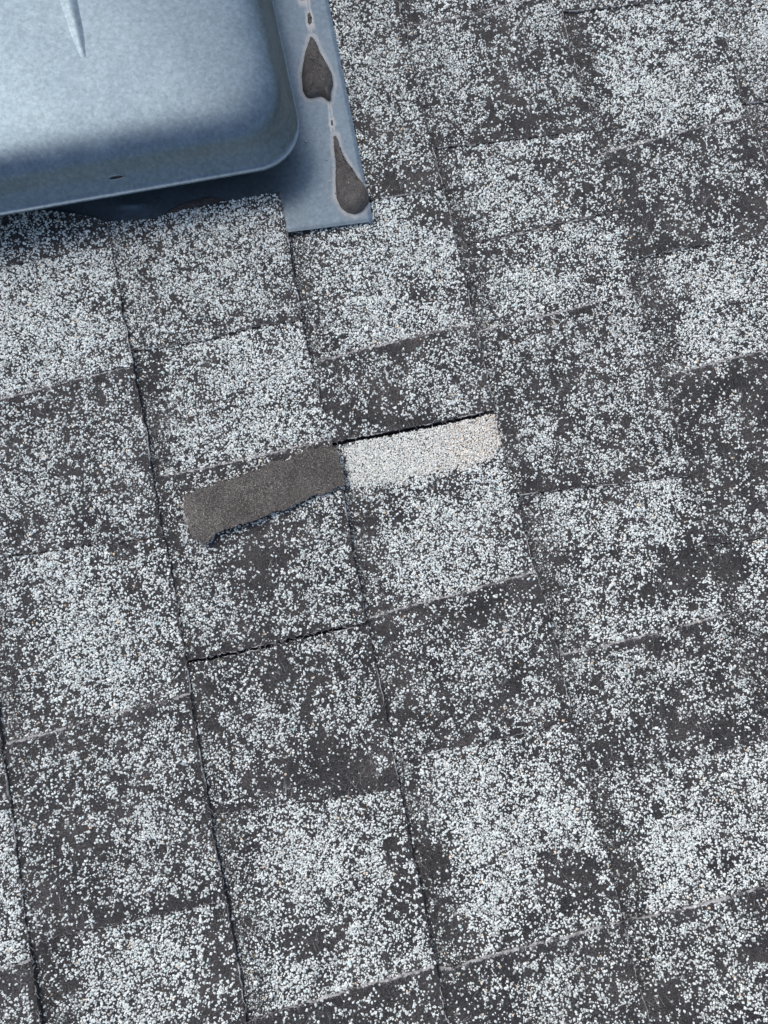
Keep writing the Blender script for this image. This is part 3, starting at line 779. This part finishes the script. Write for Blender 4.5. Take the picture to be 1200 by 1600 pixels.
def fray(pts, zfun, rs, wmin, wmax, cov, side):
    """pale torn mat standing along an edge: an uneven ribbon"""
    d = np.cumsum(np.r_[0, np.hypot(*np.diff(pts, axis=0).T)])
    t = np.arange(0, d[-1], .0007)
    if len(t) < 4: return None
    p = np.column_stack([np.interp(t, d, pts[:, 0]), np.interp(t, d, pts[:, 1])])
    tg = np.gradient(p, axis=0); tg /= np.maximum(1e-9, np.hypot(tg[:, 0], tg[:, 1]))[:, None]
    nrm = np.column_stack([-tg[:, 1], tg[:, 0]]) * side
    s = rs.uniform(0, 900)
    k = np.clip((N1(t, s, .016) * .7 + N2(t, s, .005) * .5 + N3(t, s, .0016) * .35 + cov), 0, 1)
    w = wmin + (wmax - wmin) * k * rs.uniform(.15, 1.3, len(t))
    on = (k > .12)
    z = zfun(p)
    inner = np.column_stack([p + nrm * np.maximum(w, .0001)[:, None], z + .00015])
    mid = np.column_stack([p - nrm * rs.normal(.0001, .00022, len(t))[:, None], z + .0002 + .0004 * k * rs.random(len(t))])
    outer = np.column_stack([p - nrm * (.0003 + .3 * np.abs(w))[:, None], z - .0012])
    n = len(t)
    f = []
    for q in range(n - 1):
        if on[q] and on[q + 1]:
            f += [(q, q + 1, n + q + 1, n + q), (n + q, n + q + 1, 2 * n + q + 1, 2 * n + q)]
    if not f: return None
    return np.concatenate([inner, mid, outer]), f


for pi, pc in enumerate(PIECES):
    if not pc['seen'] or 'bald' not in pc: continue
    rs = np.random.default_rng(900 + pi)
    parts = []
    zf = lambda p, pc=pc: height(pc, p[:, 0], p[:, 1])
    bd = pc['bald']
    if len(bd) > 20:
        nc = max(1, int(len(bd) / 420))
        c = bd[rs.integers(0, len(bd), nc)]
        per = rs.integers(4, 13, nc)
        st = np.repeat(c, per, 0) + rs.normal(0, .0032, (per.sum(), 2))
        an = np.repeat(rs.normal(math.pi / 2 + .1, .45, nc), per) + rs.normal(0, .3, per.sum())
        parts.append(fibres(st, an, rs.uniform(.003, .010, len(st)), rs.uniform(.00007, .00017, len(st)), zf, rs))
        # loose single fibres
        m = max(2, int(len(bd) / 160))
        st = bd[rs.integers(0, len(bd), m)]
        parts.append(fibres(st, rs.uniform(0, 6.28, m), rs.uniform(.004, .013, m), np.full(m, .00011), zf, rs, .6))
    o, nt_, ns = pc['outline'], pc['nt'], pc['ns']
    top = o[:nt_]; top = top[top[:, 0] > butt(pc['i'] - 1, top[:, 1]) + .001]
    side = o[nt_:nt_ + ns]
    bot = o[nt_ + ns:]; bot = bot[bot[:, 0] > butt(pc['i'] - 1, bot[:, 1]) + .001]
    todo = []
    if pc['state'] == 'R' and pc['top'].kind == 'U': todo.append((top, .0003, .0015, .40, -1, 1.8))
    if pc['state'] == 'R' and pc['top'].kind == 'J': todo.append((top, .0002, .0006, .25, -1, .4))
    if pc['state'] == 'r' and pc['top'].kind == 'J' and pc['key'] == 'Dd': todo.append((top, .0003, .0008, .35, -1, .5))
    if pc['state'] == 'R' and pc['bot'].kind in 'D': todo.append((bot, .0001, .0006, -.12, -1, .5))
    if pc['bot'].kind == 'J': todo.append((bot, .0001, .0005, -.05, -1, .5))
    if len(side) > 4: todo.append((side, .0001, .0006, .02, -1, .35))
    for pts, w0, w1, cov, sd, fz in todo:
        if len(pts) < 4: continue
        r = fray(pts, zf, rs, w0, w1, cov, sd)
        if r: parts.append(r)
        m = int(fz * len(pts) * 1.5)
        if m > 1:
            q = pts[rs.integers(1, len(pts) - 1, m)]
            tg = math.atan2(*(pts[-1] - pts[0])[::-1])
            parts.append(fibres(q, tg + rs.normal(0, .8, m) + (rs.random(m) < .5) * math.pi, rs.uniform(.0015, .005, m), np.full(m, .00016), zf, rs, .8))
    if parts:
        v, f = join(parts)
        tag(mesh_obj('frayed_fibres', v, f, [M_FIBRE], pc['obj']), kind='stuff')

# ---------------------------------------------------------------- the torn scrap lying upside down
def resample(pts, n):
    pts = np.array(pts, float)
    d = np.cumsum(np.r_[0, np.hypot(*np.diff(pts, axis=0).T)])
    t = np.linspace(0, d[-1], n)
    return np.column_stack([np.interp(t, d, pts[:, 0]), np.interp(t, d, pts[:, 1])])


def make_scrap():
    nu, nv = 90, 26
    z0 = .0085
    A = at(resample(SCRAP_UP, nu), z0)[:, :2]
    B = at(resample(SCRAP_LO, nu), z0)[:, :2]
    org = at([(410, 770)], .006)[0]
    s = np.linspace(0, 1, nu)[:, None]; t = np.linspace(0, 1, nv)[None, :]
    xy = A[:, None, :] * (1 - t)[..., None] + B[:, None, :] * t[..., None]
    rag = .0022 * N1(xy[..., 0], xy[..., 1], .006) + .0012 * N2(xy[..., 0], xy[..., 1], .0016)
    edge = (np.abs(t - .5) * 2) ** 6
    xy[..., 1] += rag * edge
    xy[..., 0] += .001 * N3(xy[..., 1], xy[..., 0], .004) * ((np.abs(s - .5) * 2) ** 10)
    z = z0 + .0012 * np.sin(s * 3.0) + .0022 * np.clip(t - .45, 0, 1) ** 1.3 * (1 - s * .3) + .0011 * N1(xy[..., 0], xy[..., 1], .022)
    z = z + .0003 * N2(xy[..., 0], xy[..., 1], .004)
    # the corner by the torn nub curls down, the far end has a crease
    nub = np.exp(-((s - .06) / .07) ** 2) * np.clip((t - .75) / .25, 0, 1)
    z = z - .004 * nub
    z = z - .0007 * np.exp(-((s - .86) / .012) ** 2)
    P = np.concatenate([xy, z[..., None]], 2).reshape(-1, 3) - org
    Q = P.copy(); Q[:, 2] -= .0026
    v = np.concatenate([P, Q]); n = nu * nv
    f = []
    for a in range(nu - 1):
        for b in range(nv - 1):
            k = a * nv + b
            f.append((k, k + 1, k + nv + 1, k + nv)[::-1] if False else (k, k + 1, k + nv + 1, k + nv))
            f.append((n + k, n + k + nv, n + k + nv + 1, n + k + 1))
    ring = [a * nv for a in range(nu)] + [(nu - 1) * nv + b for b in range(1, nv)] + [a * nv + nv - 1 for a in range(nu - 2, -1, -1)] + [b for b in range(nv - 2, 0, -1)]
    for k in range(len(ring)):
        a, b = ring[k], ring[(k + 1) % len(ring)]
        f.append((a, b, n + b, n + a))
    root = bpy.data.objects.new('shingle_scrap', None)
    root.empty_display_size = .02
    link(root)
    root.matrix_world = PITCH @ Matrix.Translation(Vector(org))
    tag(root, 'dark grey torn shingle strip lying upside down across the pale patched shingles', 'shingle scrap')
    body = mesh_obj('mat', v, f, [M_SCRAP], root, smooth=True)
    body.data.set_sharp_from_angle(angle=math.radians(50))
    rs = np.random.default_rng(77)
    rim = np.concatenate([P.reshape(nu, nv, 3)[:, 0], P.reshape(nu, nv, 3)[:, -1], P.reshape(nu, nv, 3)[0], P.reshape(nu, nv, 3)[-1]])
    q = rim[rs.integers(0, len(rim), 260)]
    zz = q[:, 2]
    parts = [fibres(q[:, :2], rs.uniform(0, 6.28, len(q)), rs.uniform(.001, .0035, len(q)), np.full(len(q), .00015), lambda p: zz - .0006, rs, .8)]
    c = P.reshape(nu, nv, 3)[2, -6] ; m = 46
    parts.append(fibres(c[None, :2] + rs.normal(0, .0014, (m, 2)), rs.uniform(0, 6.28, m), rs.uniform(.002, .006, m), np.full(m, .0002), lambda p: np.full(m, c[2] - .001), rs, .8))
    v2, f2 = join(parts)
    tag(mesh_obj('torn_fibres', v2, f2, [M_FIBRE], root), kind='stuff')
    m = 12000
    g = P.reshape(nu, nv, 3)
    a_ = rs.uniform(0, nu - 1.001, m); b_ = rs.uniform(0, nv - 1.001, m)
    ia, ib = a_.astype(int), b_.astype(int)
    pos = g[ia, ib] + (g[ia + 1, ib] - g[ia, ib]) * (a_ - ia)[:, None] + (g[ia, ib + 1] - g[ia, ib]) * (b_ - ib)[:, None]
    pos[:, 2] -= .00008
    l = (.03 + .19 * rs.random(m) ** 1.5) * np.where(rs.random(m) < .12, 1.9, 1) * (1 + .45 * N1(pos[:, 0], pos[:, 1], .017))
    zero = np.zeros((0, 3))
    granule_mesh('sand', pos[:10], rs.uniform(.0004, .0007, 10), np.column_stack([l[:10]] * 3), root, rs, (pos, rs.uniform(.0005, .0010, m), np.column_stack([l * 1.12, l * 1.01, l * .86])))
    # white granules stuck on its underside show along the torn nub
    m = 40
    g = P.reshape(nu, nv, 3)
    e = np.concatenate([g[:14, -1], g[:3, 4:].reshape(-1, 3)])
    pos = e[rs.integers(0, len(e), m)] + np.column_stack([rs.normal(0, .0012, (m, 2)), np.full(m, -.0015)])
    l = rs.uniform(.3, .7, m)
    granule_mesh('granules', pos, rs.uniform(.0008, .0016, m), np.column_stack([l * .93, l, l * 1.02]), root, rs)
    return root


make_scrap()

# ---------------------------------------------------------------- the galvanised roof vent
ZF = 0.0062                      # top of the flange
ZR = 0.040                       # rim of the hood
fl_br = at([(583, 345)], ZF)[0]; fl_tr = at([(513, 0)], ZF)[0]; fl_bl = at([(450, 362)], ZF)[0]
VENT_ORG = np.array([fl_br[0] - .22, fl_br[1] + .2, .0055])
vent = bpy.data.objects.new('roof_vent', None)
vent.empty_display_size = .05
link(vent)
vent.matrix_world = PITCH @ Matrix.Translation(Vector(VENT_ORG))
tag(vent, 'blue grey galvanised metal roof vent with rounded hood and sealant on its flange', 'roof vent')

BLOBS = {
    'a': [(485, 56), (477, 81), (472, 110), (471.5, 125), (473, 142), (479, 153), (487, 154), (494, 152), (503, 151), (510, 156), (514, 159), (517, 157), (517, 143), (521, 133), (518.5, 116), (510, 100), (501, 83), (494, 67), (489, 57.5)],
    'b': [(521, 212), (522, 237), (524.5, 252), (524, 285), (525.7, 309), (531.6, 323), (541, 332), (555, 335.5), (567, 330), (575.6, 318), (577, 306), (572, 298), (558, 278), (543.5, 256), (534, 240), (528, 221), (525.5, 211)],
    'c': [(480.5, 20), (485, 19.5), (487.6, 35), (483.5, 39.5), (480.5, 36)],
    'd': [(460, -22), (466, -4), (470, 1.5), (476, 1), (481, -8), (478, -30), (468, -40)],
    'e': [(517, 188), (519.5, 187), (520.5, 194), (518.5, 197), (517, 193)],
}
BROWN = [(232, 352), (246, 340), (268, 326), (291, 315), (314, 309), (333, 306.5), (353, 311), (366, 320), (372, 334), (360, 352), (300, 372), (250, 372)]
TRAIL = [(514, 159), (516, 170), (517, 180), (518, 190), (520, 205), (523, 213)]
TRAIL2 = [(480, -5), (481, 8), (483, 20), (484, 40), (486, 57)]


def seg_dist(P, poly, closed=True):
    p = np.array(poly, float)
    d = np.full(len(P), 1e9)
    for k in range(len(p) - (0 if closed else 1)):
        a, b = p[k], p[(k + 1) % len(p)]
        ab = b - a
        t = np.clip(((P - a) @ ab) / (ab @ ab), 0, 1)
        d = np.minimum(d, np.hypot(*(P - a - t[:, None] * ab).T))
    return d


def make_flange():
    # from the lower right corner: e1 runs up the slope (left), e2 along the courses (up in the photograph)
    e2 = (fl_tr - fl_br); e2 /= np.linalg.norm(e2)
    e1 = (fl_bl - fl_br); e1 /= np.linalg.norm(e1)
    a = np.r_[np.arange(0, .066, .0007), np.arange(.066, .44, .006)]
    b = np.r_[np.arange(0, .185, .0007), np.arange(.185, .42, .008)]
    A, B = np.meshgrid(a, b, indexing='ij')
    P = fl_br + A[..., None] * e1 + B[..., None] * e2
    na, nb = len(a), len(b)
    P = P.reshape(-1, 3)
    px = to_px(P)
    # gentle waves of the sheet, a crumpled dent under the hood, the lower edge turned down
    P[:, 2] += .0005 * N1(P[:, 0], P[:, 1], .05) * np.clip(A.ravel() / .02, 0, 1)
    P[:, 2] -= .0007 * np.clip(1 - A.ravel() / .003, 0, 1) + .0007 * np.clip(1 - B.ravel() / .003, 0, 1)
    P[:, 2] -= .0048 * np.clip((A.ravel() - .074) / .05, 0, 1) * np.clip(1 - (B.ravel() - .03) / .05, 0, 1)
    q = np.exp(-((px[:, 0] - 205) / 22) ** 2 - ((px[:, 1] - 317) / 7) ** 2)
    P[:, 2] += .0022 * q * (.6 + .5 * N2(px[:, 0], px[:, 1], 7))
    ring = np.zeros(len(P)); haze = np.zeros(len(P))
    wob = 1.3 * N2(px[:, 0], px[:, 1], 9) + .8 * N3(px[:, 0], px[:, 1], 4)
    near = (px[:, 0] > 440) & (px[:, 1] < 365) & (px[:, 1] > -60)
    for kk, poly in BLOBS.items():
        ins = in_poly(px, poly)
        d = np.where(ins, 0, seg_dist(px, poly))
        wid = 4.8 if kk in 'ab' else 3.0
        ring = np.maximum(ring, np.clip(1.25 - np.abs(d - 1.2) / (wid + wob), 0, 1))
        if kk in 'ab':
            haze = np.maximum(haze, .5 * np.clip(1 - d / (16 + 6 * wob), 0, 1))
    for tr in (TRAIL, TRAIL2):
        d = seg_dist(px, tr, False)
        side = np.abs(d - (2.2 + .9 * N1(px[:, 1], px[:, 0] * 0, 12)))
        ring = np.maximum(ring, .95 * np.clip(1.1 - side / 1.9, 0, 1) * np.clip(.9 + .5 * N2(px[:, 1], px[:, 0], 8), 0, 1))
    # faint streaks and water marks
    haze = np.maximum(haze, .35 * np.clip(N1(px[:, 0] * 3, px[:, 1] * .35, 14) - .25, 0, 1))
    haze = np.maximum(haze, .55 * np.exp(-((px[:, 0] - 469) / 3) ** 2 - ((px[:, 1] - 30) / 4) ** 2))
    haze = np.maximum(haze, .6 * np.exp(-((px[:, 0] - 555) / 3) ** 2 - ((px[:, 1] - 262) / 4) ** 2))
    haze = np.maximum(haze, .45 * np.clip(1 - B.ravel() / .006, 0, 1) * np.clip(.7 + N1(px[:, 0], px[:, 1], 15), 0, 1))
    ring *= near; 
    ring = ring * np.clip(.80 + .4 * N4(px[:, 0], px[:, 1], 11) + .35 * N1(px[:, 0], px[:, 1], 3), .05, 1)
    n = na * nb
    Q = P.copy(); Q[:, 2] -= .0007
    v = np.concatenate([P, Q]) - VENT_ORG
    K = np.arange(n).reshape(na, nb)
    f = np.stack([K[:-1, :-1], K[:-1, 1:], K[1:, 1:], K[1:, :-1]], -1).reshape(-1, 4)
    faces = [tuple(int(t) for t in q)[::-1] for q in f] if False else [tuple(int(t) for t in q) for q in f]
    ringi = [int(x) for x in np.r_[K[:, 0], K[-1, 1:], K[-2::-1, -1], K[0, -2:0:-1]]]
    for k in range(len(ringi)):
        a_, b_ = ringi[k], ringi[(k + 1) % len(ringi)]
        faces.append((a_, b_, n + b_, n + a_))
    o = mesh_obj('flange', v, faces, [M_FLANGE], vent, smooth=True)
    o.data.set_sharp_from_angle(angle=math.radians(40))
    ca = o.data.color_attributes.new('stain', 'FLOAT_COLOR', 'POINT')
    col = np.zeros((len(v), 4), np.float32); col[:n, 0] = ring; col[:n, 1] = haze; col[:, 3] = 1
    ca.data.foreach_set('color', col.ravel())
    return o


flange = make_flange()


def blob(name, poly, h, mat, parent, tilt=0.0, lump=.0004, base=0.0):
    """sealant squeezed out onto the sheet: domed, steeper at its rim"""
    P = at(resample(poly + [poly[0]], 73)[:-1], ZF + base)[:, :2]
    c = P.mean(0)
    rings = 16
    verts, faces = [], []
    n = len(P)
    for k in range(rings):
        t = 1 - (k / rings)
        q = c + (P - c) * t
        # height follows the width of the blob there
        zz = h * (1 - t ** 2.6) ** .5 if k else np.zeros(n) * 0
        z = np.full(n, zz if np.isscalar(zz) else 0.0)
        z = z * (1 + tilt * (c[1] - q[:, 1]) / (np.ptp(P[:, 1]) * .5 + 1e-9))
        if k: z = z + lump * N1(q[:, 0], q[:, 1], .006) + lump * .5 * N2(q[:, 0], q[:, 1], .0022)
        verts += [(x, y, ZF + base - .0004 + max(0, w)) for (x, y), w in zip(q, z)]
    verts.append((c[0], c[1], ZF + base + h))
    for k in range(rings - 1):
        for a in range(n):
            b = (a + 1) % n
            faces.append((k * n + a, k * n + b, (k + 1) * n + b, (k + 1) * n + a))
    for a in range(n):
        faces.append(((rings - 1) * n + a, (rings - 1) * n + (a + 1) % n, rings * n))
    v = np.array(verts) - VENT_ORG
    o = mesh_obj(name, v, faces, [mat], parent, smooth=True)
    return o, v


rsb = np.random.default_rng(5)
for poly, h, mat, tilt, lump, base_, ng in ((BLOBS['a'], .0075, M_SEAL, .5, .0010, 0, 1500), (BLOBS['b'], .0085, M_SEAL, .7, .0010, 0, 1900), (BLOBS['c'], .0018, M_SEAL, 0, .0003, 0, 60),
                                            (BLOBS['d'], .0045, M_SEAL, 0, .0005, 0, 200), (BLOBS['e'], .0008, M_SEAL, 0, .0002, 0, 0), (BROWN, .0044, M_SEALB, 0, .0008, -.0046, 900)):
    o_, v_ = blob('sealant_blob' if mat is M_SEAL else 'brown_sealant', poly, h, mat, vent, tilt, lump, base_)
    if mat is M_SEALB: o_['label'] = 'brown sealant smear at the shingle edge under the hood'
    if ng:          # sand and dust bedded in the cement
        q_ = v_[rsb.integers(40, len(v_), ng)] + np.column_stack([rsb.normal(0, .0005, (ng, 2)), np.full(ng, -.00005)])
        l_ = rsb.uniform(.04, .16, ng)
        w_ = rsb.random(ng) < .012
        l_[w_] = .6
        t_ = np.column_stack([l_ * 1.08, l_, l_ * .91])
        for side_ in (o_,):
            me_ = bpy.data.meshes.new('grit')
            gv_, gf_, gc_ = grit_arrays(q_, rsb.uniform(.0004, .0010, ng), t_, rsb)
            me_.from_pydata([tuple(r) for r in gv_], [], [tuple(int(z_) for z_ in r) for r in gf_.reshape(-1, 3)])
            ca_ = me_.color_attributes.new('tint', 'FLOAT_COLOR', 'POINT')
            ca_.data.foreach_set('color', np.column_stack([gc_, np.ones(len(gc_))]).astype(np.float32).ravel())
            me_.materials.append(M_GRAN)
            tag(link(bpy.data.objects.new('grit', me_), o_), kind='stuff')

# hood: a drawn sheet-metal cap, lofted from its rolled rim to its slightly crowned top
HU0, HU1, HV0, HV1 = -0.030, 0.3163, 0.3778, 0.715
PROF = [   # inset on the side walls, inset on the front and back walls, height, corner radius
    (.0022, .0022, .0365, .038), (.0004, .0004, .0385, .040), (0, 0, .0402, .041), (.0014, .0020, .0409, .041), (.0023, .0036, .0422, .041),
    (.0031, .0052, .0448, .041), (.0042, .0073, .0482, .042), (.0056, .0098, .0525, .043), (.0072, .0122, .0585, .044), (.0093, .0150, .0648, .046),
    (.0132, .0205, .0702, .048), (.0200, .0295, .0744, .049), (.0300, .0420, .0770, .048), (.0470, .0600, .0787, .044), (.0780, .0920, .0802, .036),
    (.1150, .1250, .0812, .026), (.1450, .1480, .0817, .018), (.1650, .1600, .0819, .006)]


def loft():
    pr = np.array(PROF)
    t = np.arange(len(pr))
    tt = np.linspace(0, len(pr) - 1, 74)
    def cr(col):
        out = []
        for q in tt:
            k = min(int(q), len(pr) - 2); f = q - k
            p0 = pr[max(k - 1, 0), col]; p1 = pr[k, col]; p2 = pr[k + 1, col]; p3 = pr[min(k + 2, len(pr) - 1), col]
            out.append(.5 * (2 * p1 + (p2 - p0) * f + (2 * p0 - 5 * p1 + 4 * p2 - p3) * f * f + (3 * p1 - p0 - 3 * p2 + p3) * f ** 3))
        return np.array(out)
    L = np.column_stack([cr(0), cr(1), cr(2), cr(3)])
    verts = []
    nside, ncor = 46, 22
    for du, dv, z, r in L:
        u0, u1, v0, v1 = HU0 + du, HU1 - du, HV0 + dv, HV1 - dv
        loop = []
        for (cx, cy, a0, sx, sy) in ((u1 - r, v0 + r, -90, 1, 0), (u1 - r, v1 - r, 0, 0, 1), (u0 + r, v1 - r, 90, -1, 0), (u0 + r, v0 + r, 180, 0, -1)):
            for k in range(ncor + 1):
                a = math.radians(a0 + 90 * k / ncor)
                loop.append((cx + r * math.cos(a), cy + r * math.sin(a)))
        full = []
        m = len(loop)
        for c in range(4):
            seg = loop[c * (ncor + 1):(c + 1) * (ncor + 1)]
            full += seg
            nxt = loop[((c + 1) * (ncor + 1)) % m]
            for k in range(1, nside):
                f = k / nside
                full.append((seg[-1][0] * (1 - f) + nxt[0] * f, seg[-1][1] * (1 - f) + nxt[1] * f))
        q = np.array(full)
        zz = z + .0006 * N1(q[:, 0], q[:, 1], .06) * min(1, du / .03) + .00012 * N2(q[:, 0], q[:, 1], .02)
        verts.append(np.column_stack([q, zz if np.ndim(zz) else np.full(len(q), zz)]))
    n = len(verts[0])
    V = np.concatenate(verts)
    faces = []
    for k in range(len(L) - 1):
        for a in range(n):
            b = (a + 1) % n
            faces.append((k * n + a, k * n + b, (k + 1) * n + b, (k + 1) * n + a))
    c = len(V)
    V = np.vstack([V, [[(HU0 + HU1) / 2, (HV0 + HV1) / 2, 0.0820]]])
    k = (len(L) - 1) * n
    for a in range(n): faces.append((k + a, k + (a + 1) % n, c))
    return V, faces


HOOD_V, HOOD_F = loft()
hood = mesh_obj('hood', HOOD_V - VENT_ORG, HOOD_F, [M_HOOD], vent, smooth=True)
sol = hood.modifiers.new('sheet', 'SOLIDIFY'); sol.thickness = .0009; sol.offset = -1
HPX = to_px(HOOD_V)
HN = np.zeros((len(HOOD_V), 3))
me = hood.data
for i_, v_ in enumerate(me.vertices): HN[i_] = v_.normal


def on_hood(x, y):
    facing = ((CN - HOOD_V) * HN).sum(1) > 0
    d = np.hypot(HPX[:, 0] - x, HPX[:, 1] - y) + np.where(facing, 0, 1e6)
    k_ = int(np.argmin(d))
    return HOOD_V[k_], HN[k_]


# throat under the hood
c0, c1, d0, d1 = HU0 + .055, HU1 - .055, HV0 + .05, HV1 - .05
cv = [(x, y, z) for z in (ZF - .001, .068) for x, y in ((c0, d0), (c1, d0), (c1, d1), (c0, d1))]
mesh_obj('throat', np.array(cv) - VENT_ORG, [(0, 1, 5, 4), (1, 2, 6, 5), (2, 3, 7, 6), (3, 0, 4, 7)], [M_HOOD], vent)


def ridge(name, p0, p1, w0, w1, h0, h1, zf, parent, mat):
    """embossed rib: a raised crease that tapers to a point"""
    p0, p1 = np.array(p0), np.array(p1)
    d = p1 - p0; L_ = np.hypot(*d); d = d / L_; nrm = np.array([-d[1], d[0]])
    v, f = [], []
    n, m = 40, 13
    for a in range(n):
        t = a / (n - 1)
        w = w0 + (w1 - w0) * t; h = h0 + (h1 - h0) * t
        if a == n - 1: h *= .2
        for b in range(m):
            s = b / (m - 1) * 2 - 1
            q = p0 + d * L_ * t + nrm * w * s
            v.append((q[0], q[1], zf(q) + h * (math.cos(math.pi * s) * .5 + .5) - .0003))
    for a in range(n - 1):
        for b in range(m - 1):
            k_ = a * m + b
            f.append((k_, k_ + 1, k_ + m + 1, k_ + m))
    return mesh_obj(name, np.array(v) - VENT_ORG, f, [mat], parent, smooth=True)


def hood_z(q):
    k_ = int(np.argmin(np.hypot(HOOD_V[:, 0] - q[0], HOOD_V[:, 1] - q[1]) - HOOD_V[:, 2] * .05))
    return HOOD_V[k_, 2]


ra = at([(90, -70)], .080)[0]; rb = at([(131, 92)], .080)[0]
zr0 = hood_z(rb[:2])
ridge('embossed_rib', ra[:2], rb[:2], .0150, .0036, .0028, .0005, lambda q: zr0 + (hood_z(ra[:2]) - zr0) * np.hypot(*(q - rb[:2])) / np.hypot(*(ra[:2] - rb[:2])), hood, M_HOOD)

# small pressed slot in the front wall
sp, sn = on_hood(185, 277)
ex = Vector((1, 0, 0)); nz = Vector(sn).normalized(); ey = nz.cross(ex).normalized(); ex = ey.cross(nz).normalized()
sv, sf = [], []
n_, m_ = 28, 8
for a in range(n_):
    an = 2 * math.pi * a / n_
    cxx = Vector(sp) + ex * (math.cos(an) * .0055 + (.0012 if math.cos(an) > 0 else -.0012)) + ey * math.sin(an) * .0017
    rad = (ex * math.cos(an) * .5 + ey * math.sin(an)).normalized()
    for b in range(m_):
        bn = 2 * math.pi * b / m_
        sv.append(tuple(cxx + rad * math.cos(bn) * .0006 + nz * math.sin(bn) * .0006))
for a in range(n_):
    for b in range(m_):
        sf.append((a * m_ + b, ((a + 1) % n_) * m_ + b, ((a + 1) % n_) * m_ + (b + 1) % m_, a * m_ + (b + 1) % m_))
mesh_obj('pressed_slot', np.array(sv) - VENT_ORG, sf, [M_HOOD], hood, smooth=True)
ov = [tuple(Vector(sp) + nz * .0003 + ex * math.cos(2 * math.pi * a / 24) * .0052 + ey * math.sin(2 * math.pi * a / 24) * .0009) for a in range(24)]
mesh_obj('slit', np.array(ov) - VENT_ORG, [tuple(range(24))], [M_DARK], hood)

# a few loose granules washed onto the metal
rs = np.random.default_rng(31)
sp_ = at(np.column_stack([rs.uniform(452, 575, 26), rs.uniform(20, 352, 26)]), ZF + .0003)
sp_ = sp_[in_poly(to_px(sp_), [(455, 250), (480, 200), (480, 0), (508, 0), (575, 340), (455, 356)])]
l_ = rs.uniform(.3, .8, len(sp_))
granule_mesh('stray_granules', sp_ - VENT_ORG, rs.uniform(.0006, .0013, len(sp_)), np.column_stack([l_ * .96, l_, l_ * .95]), flange, rs)
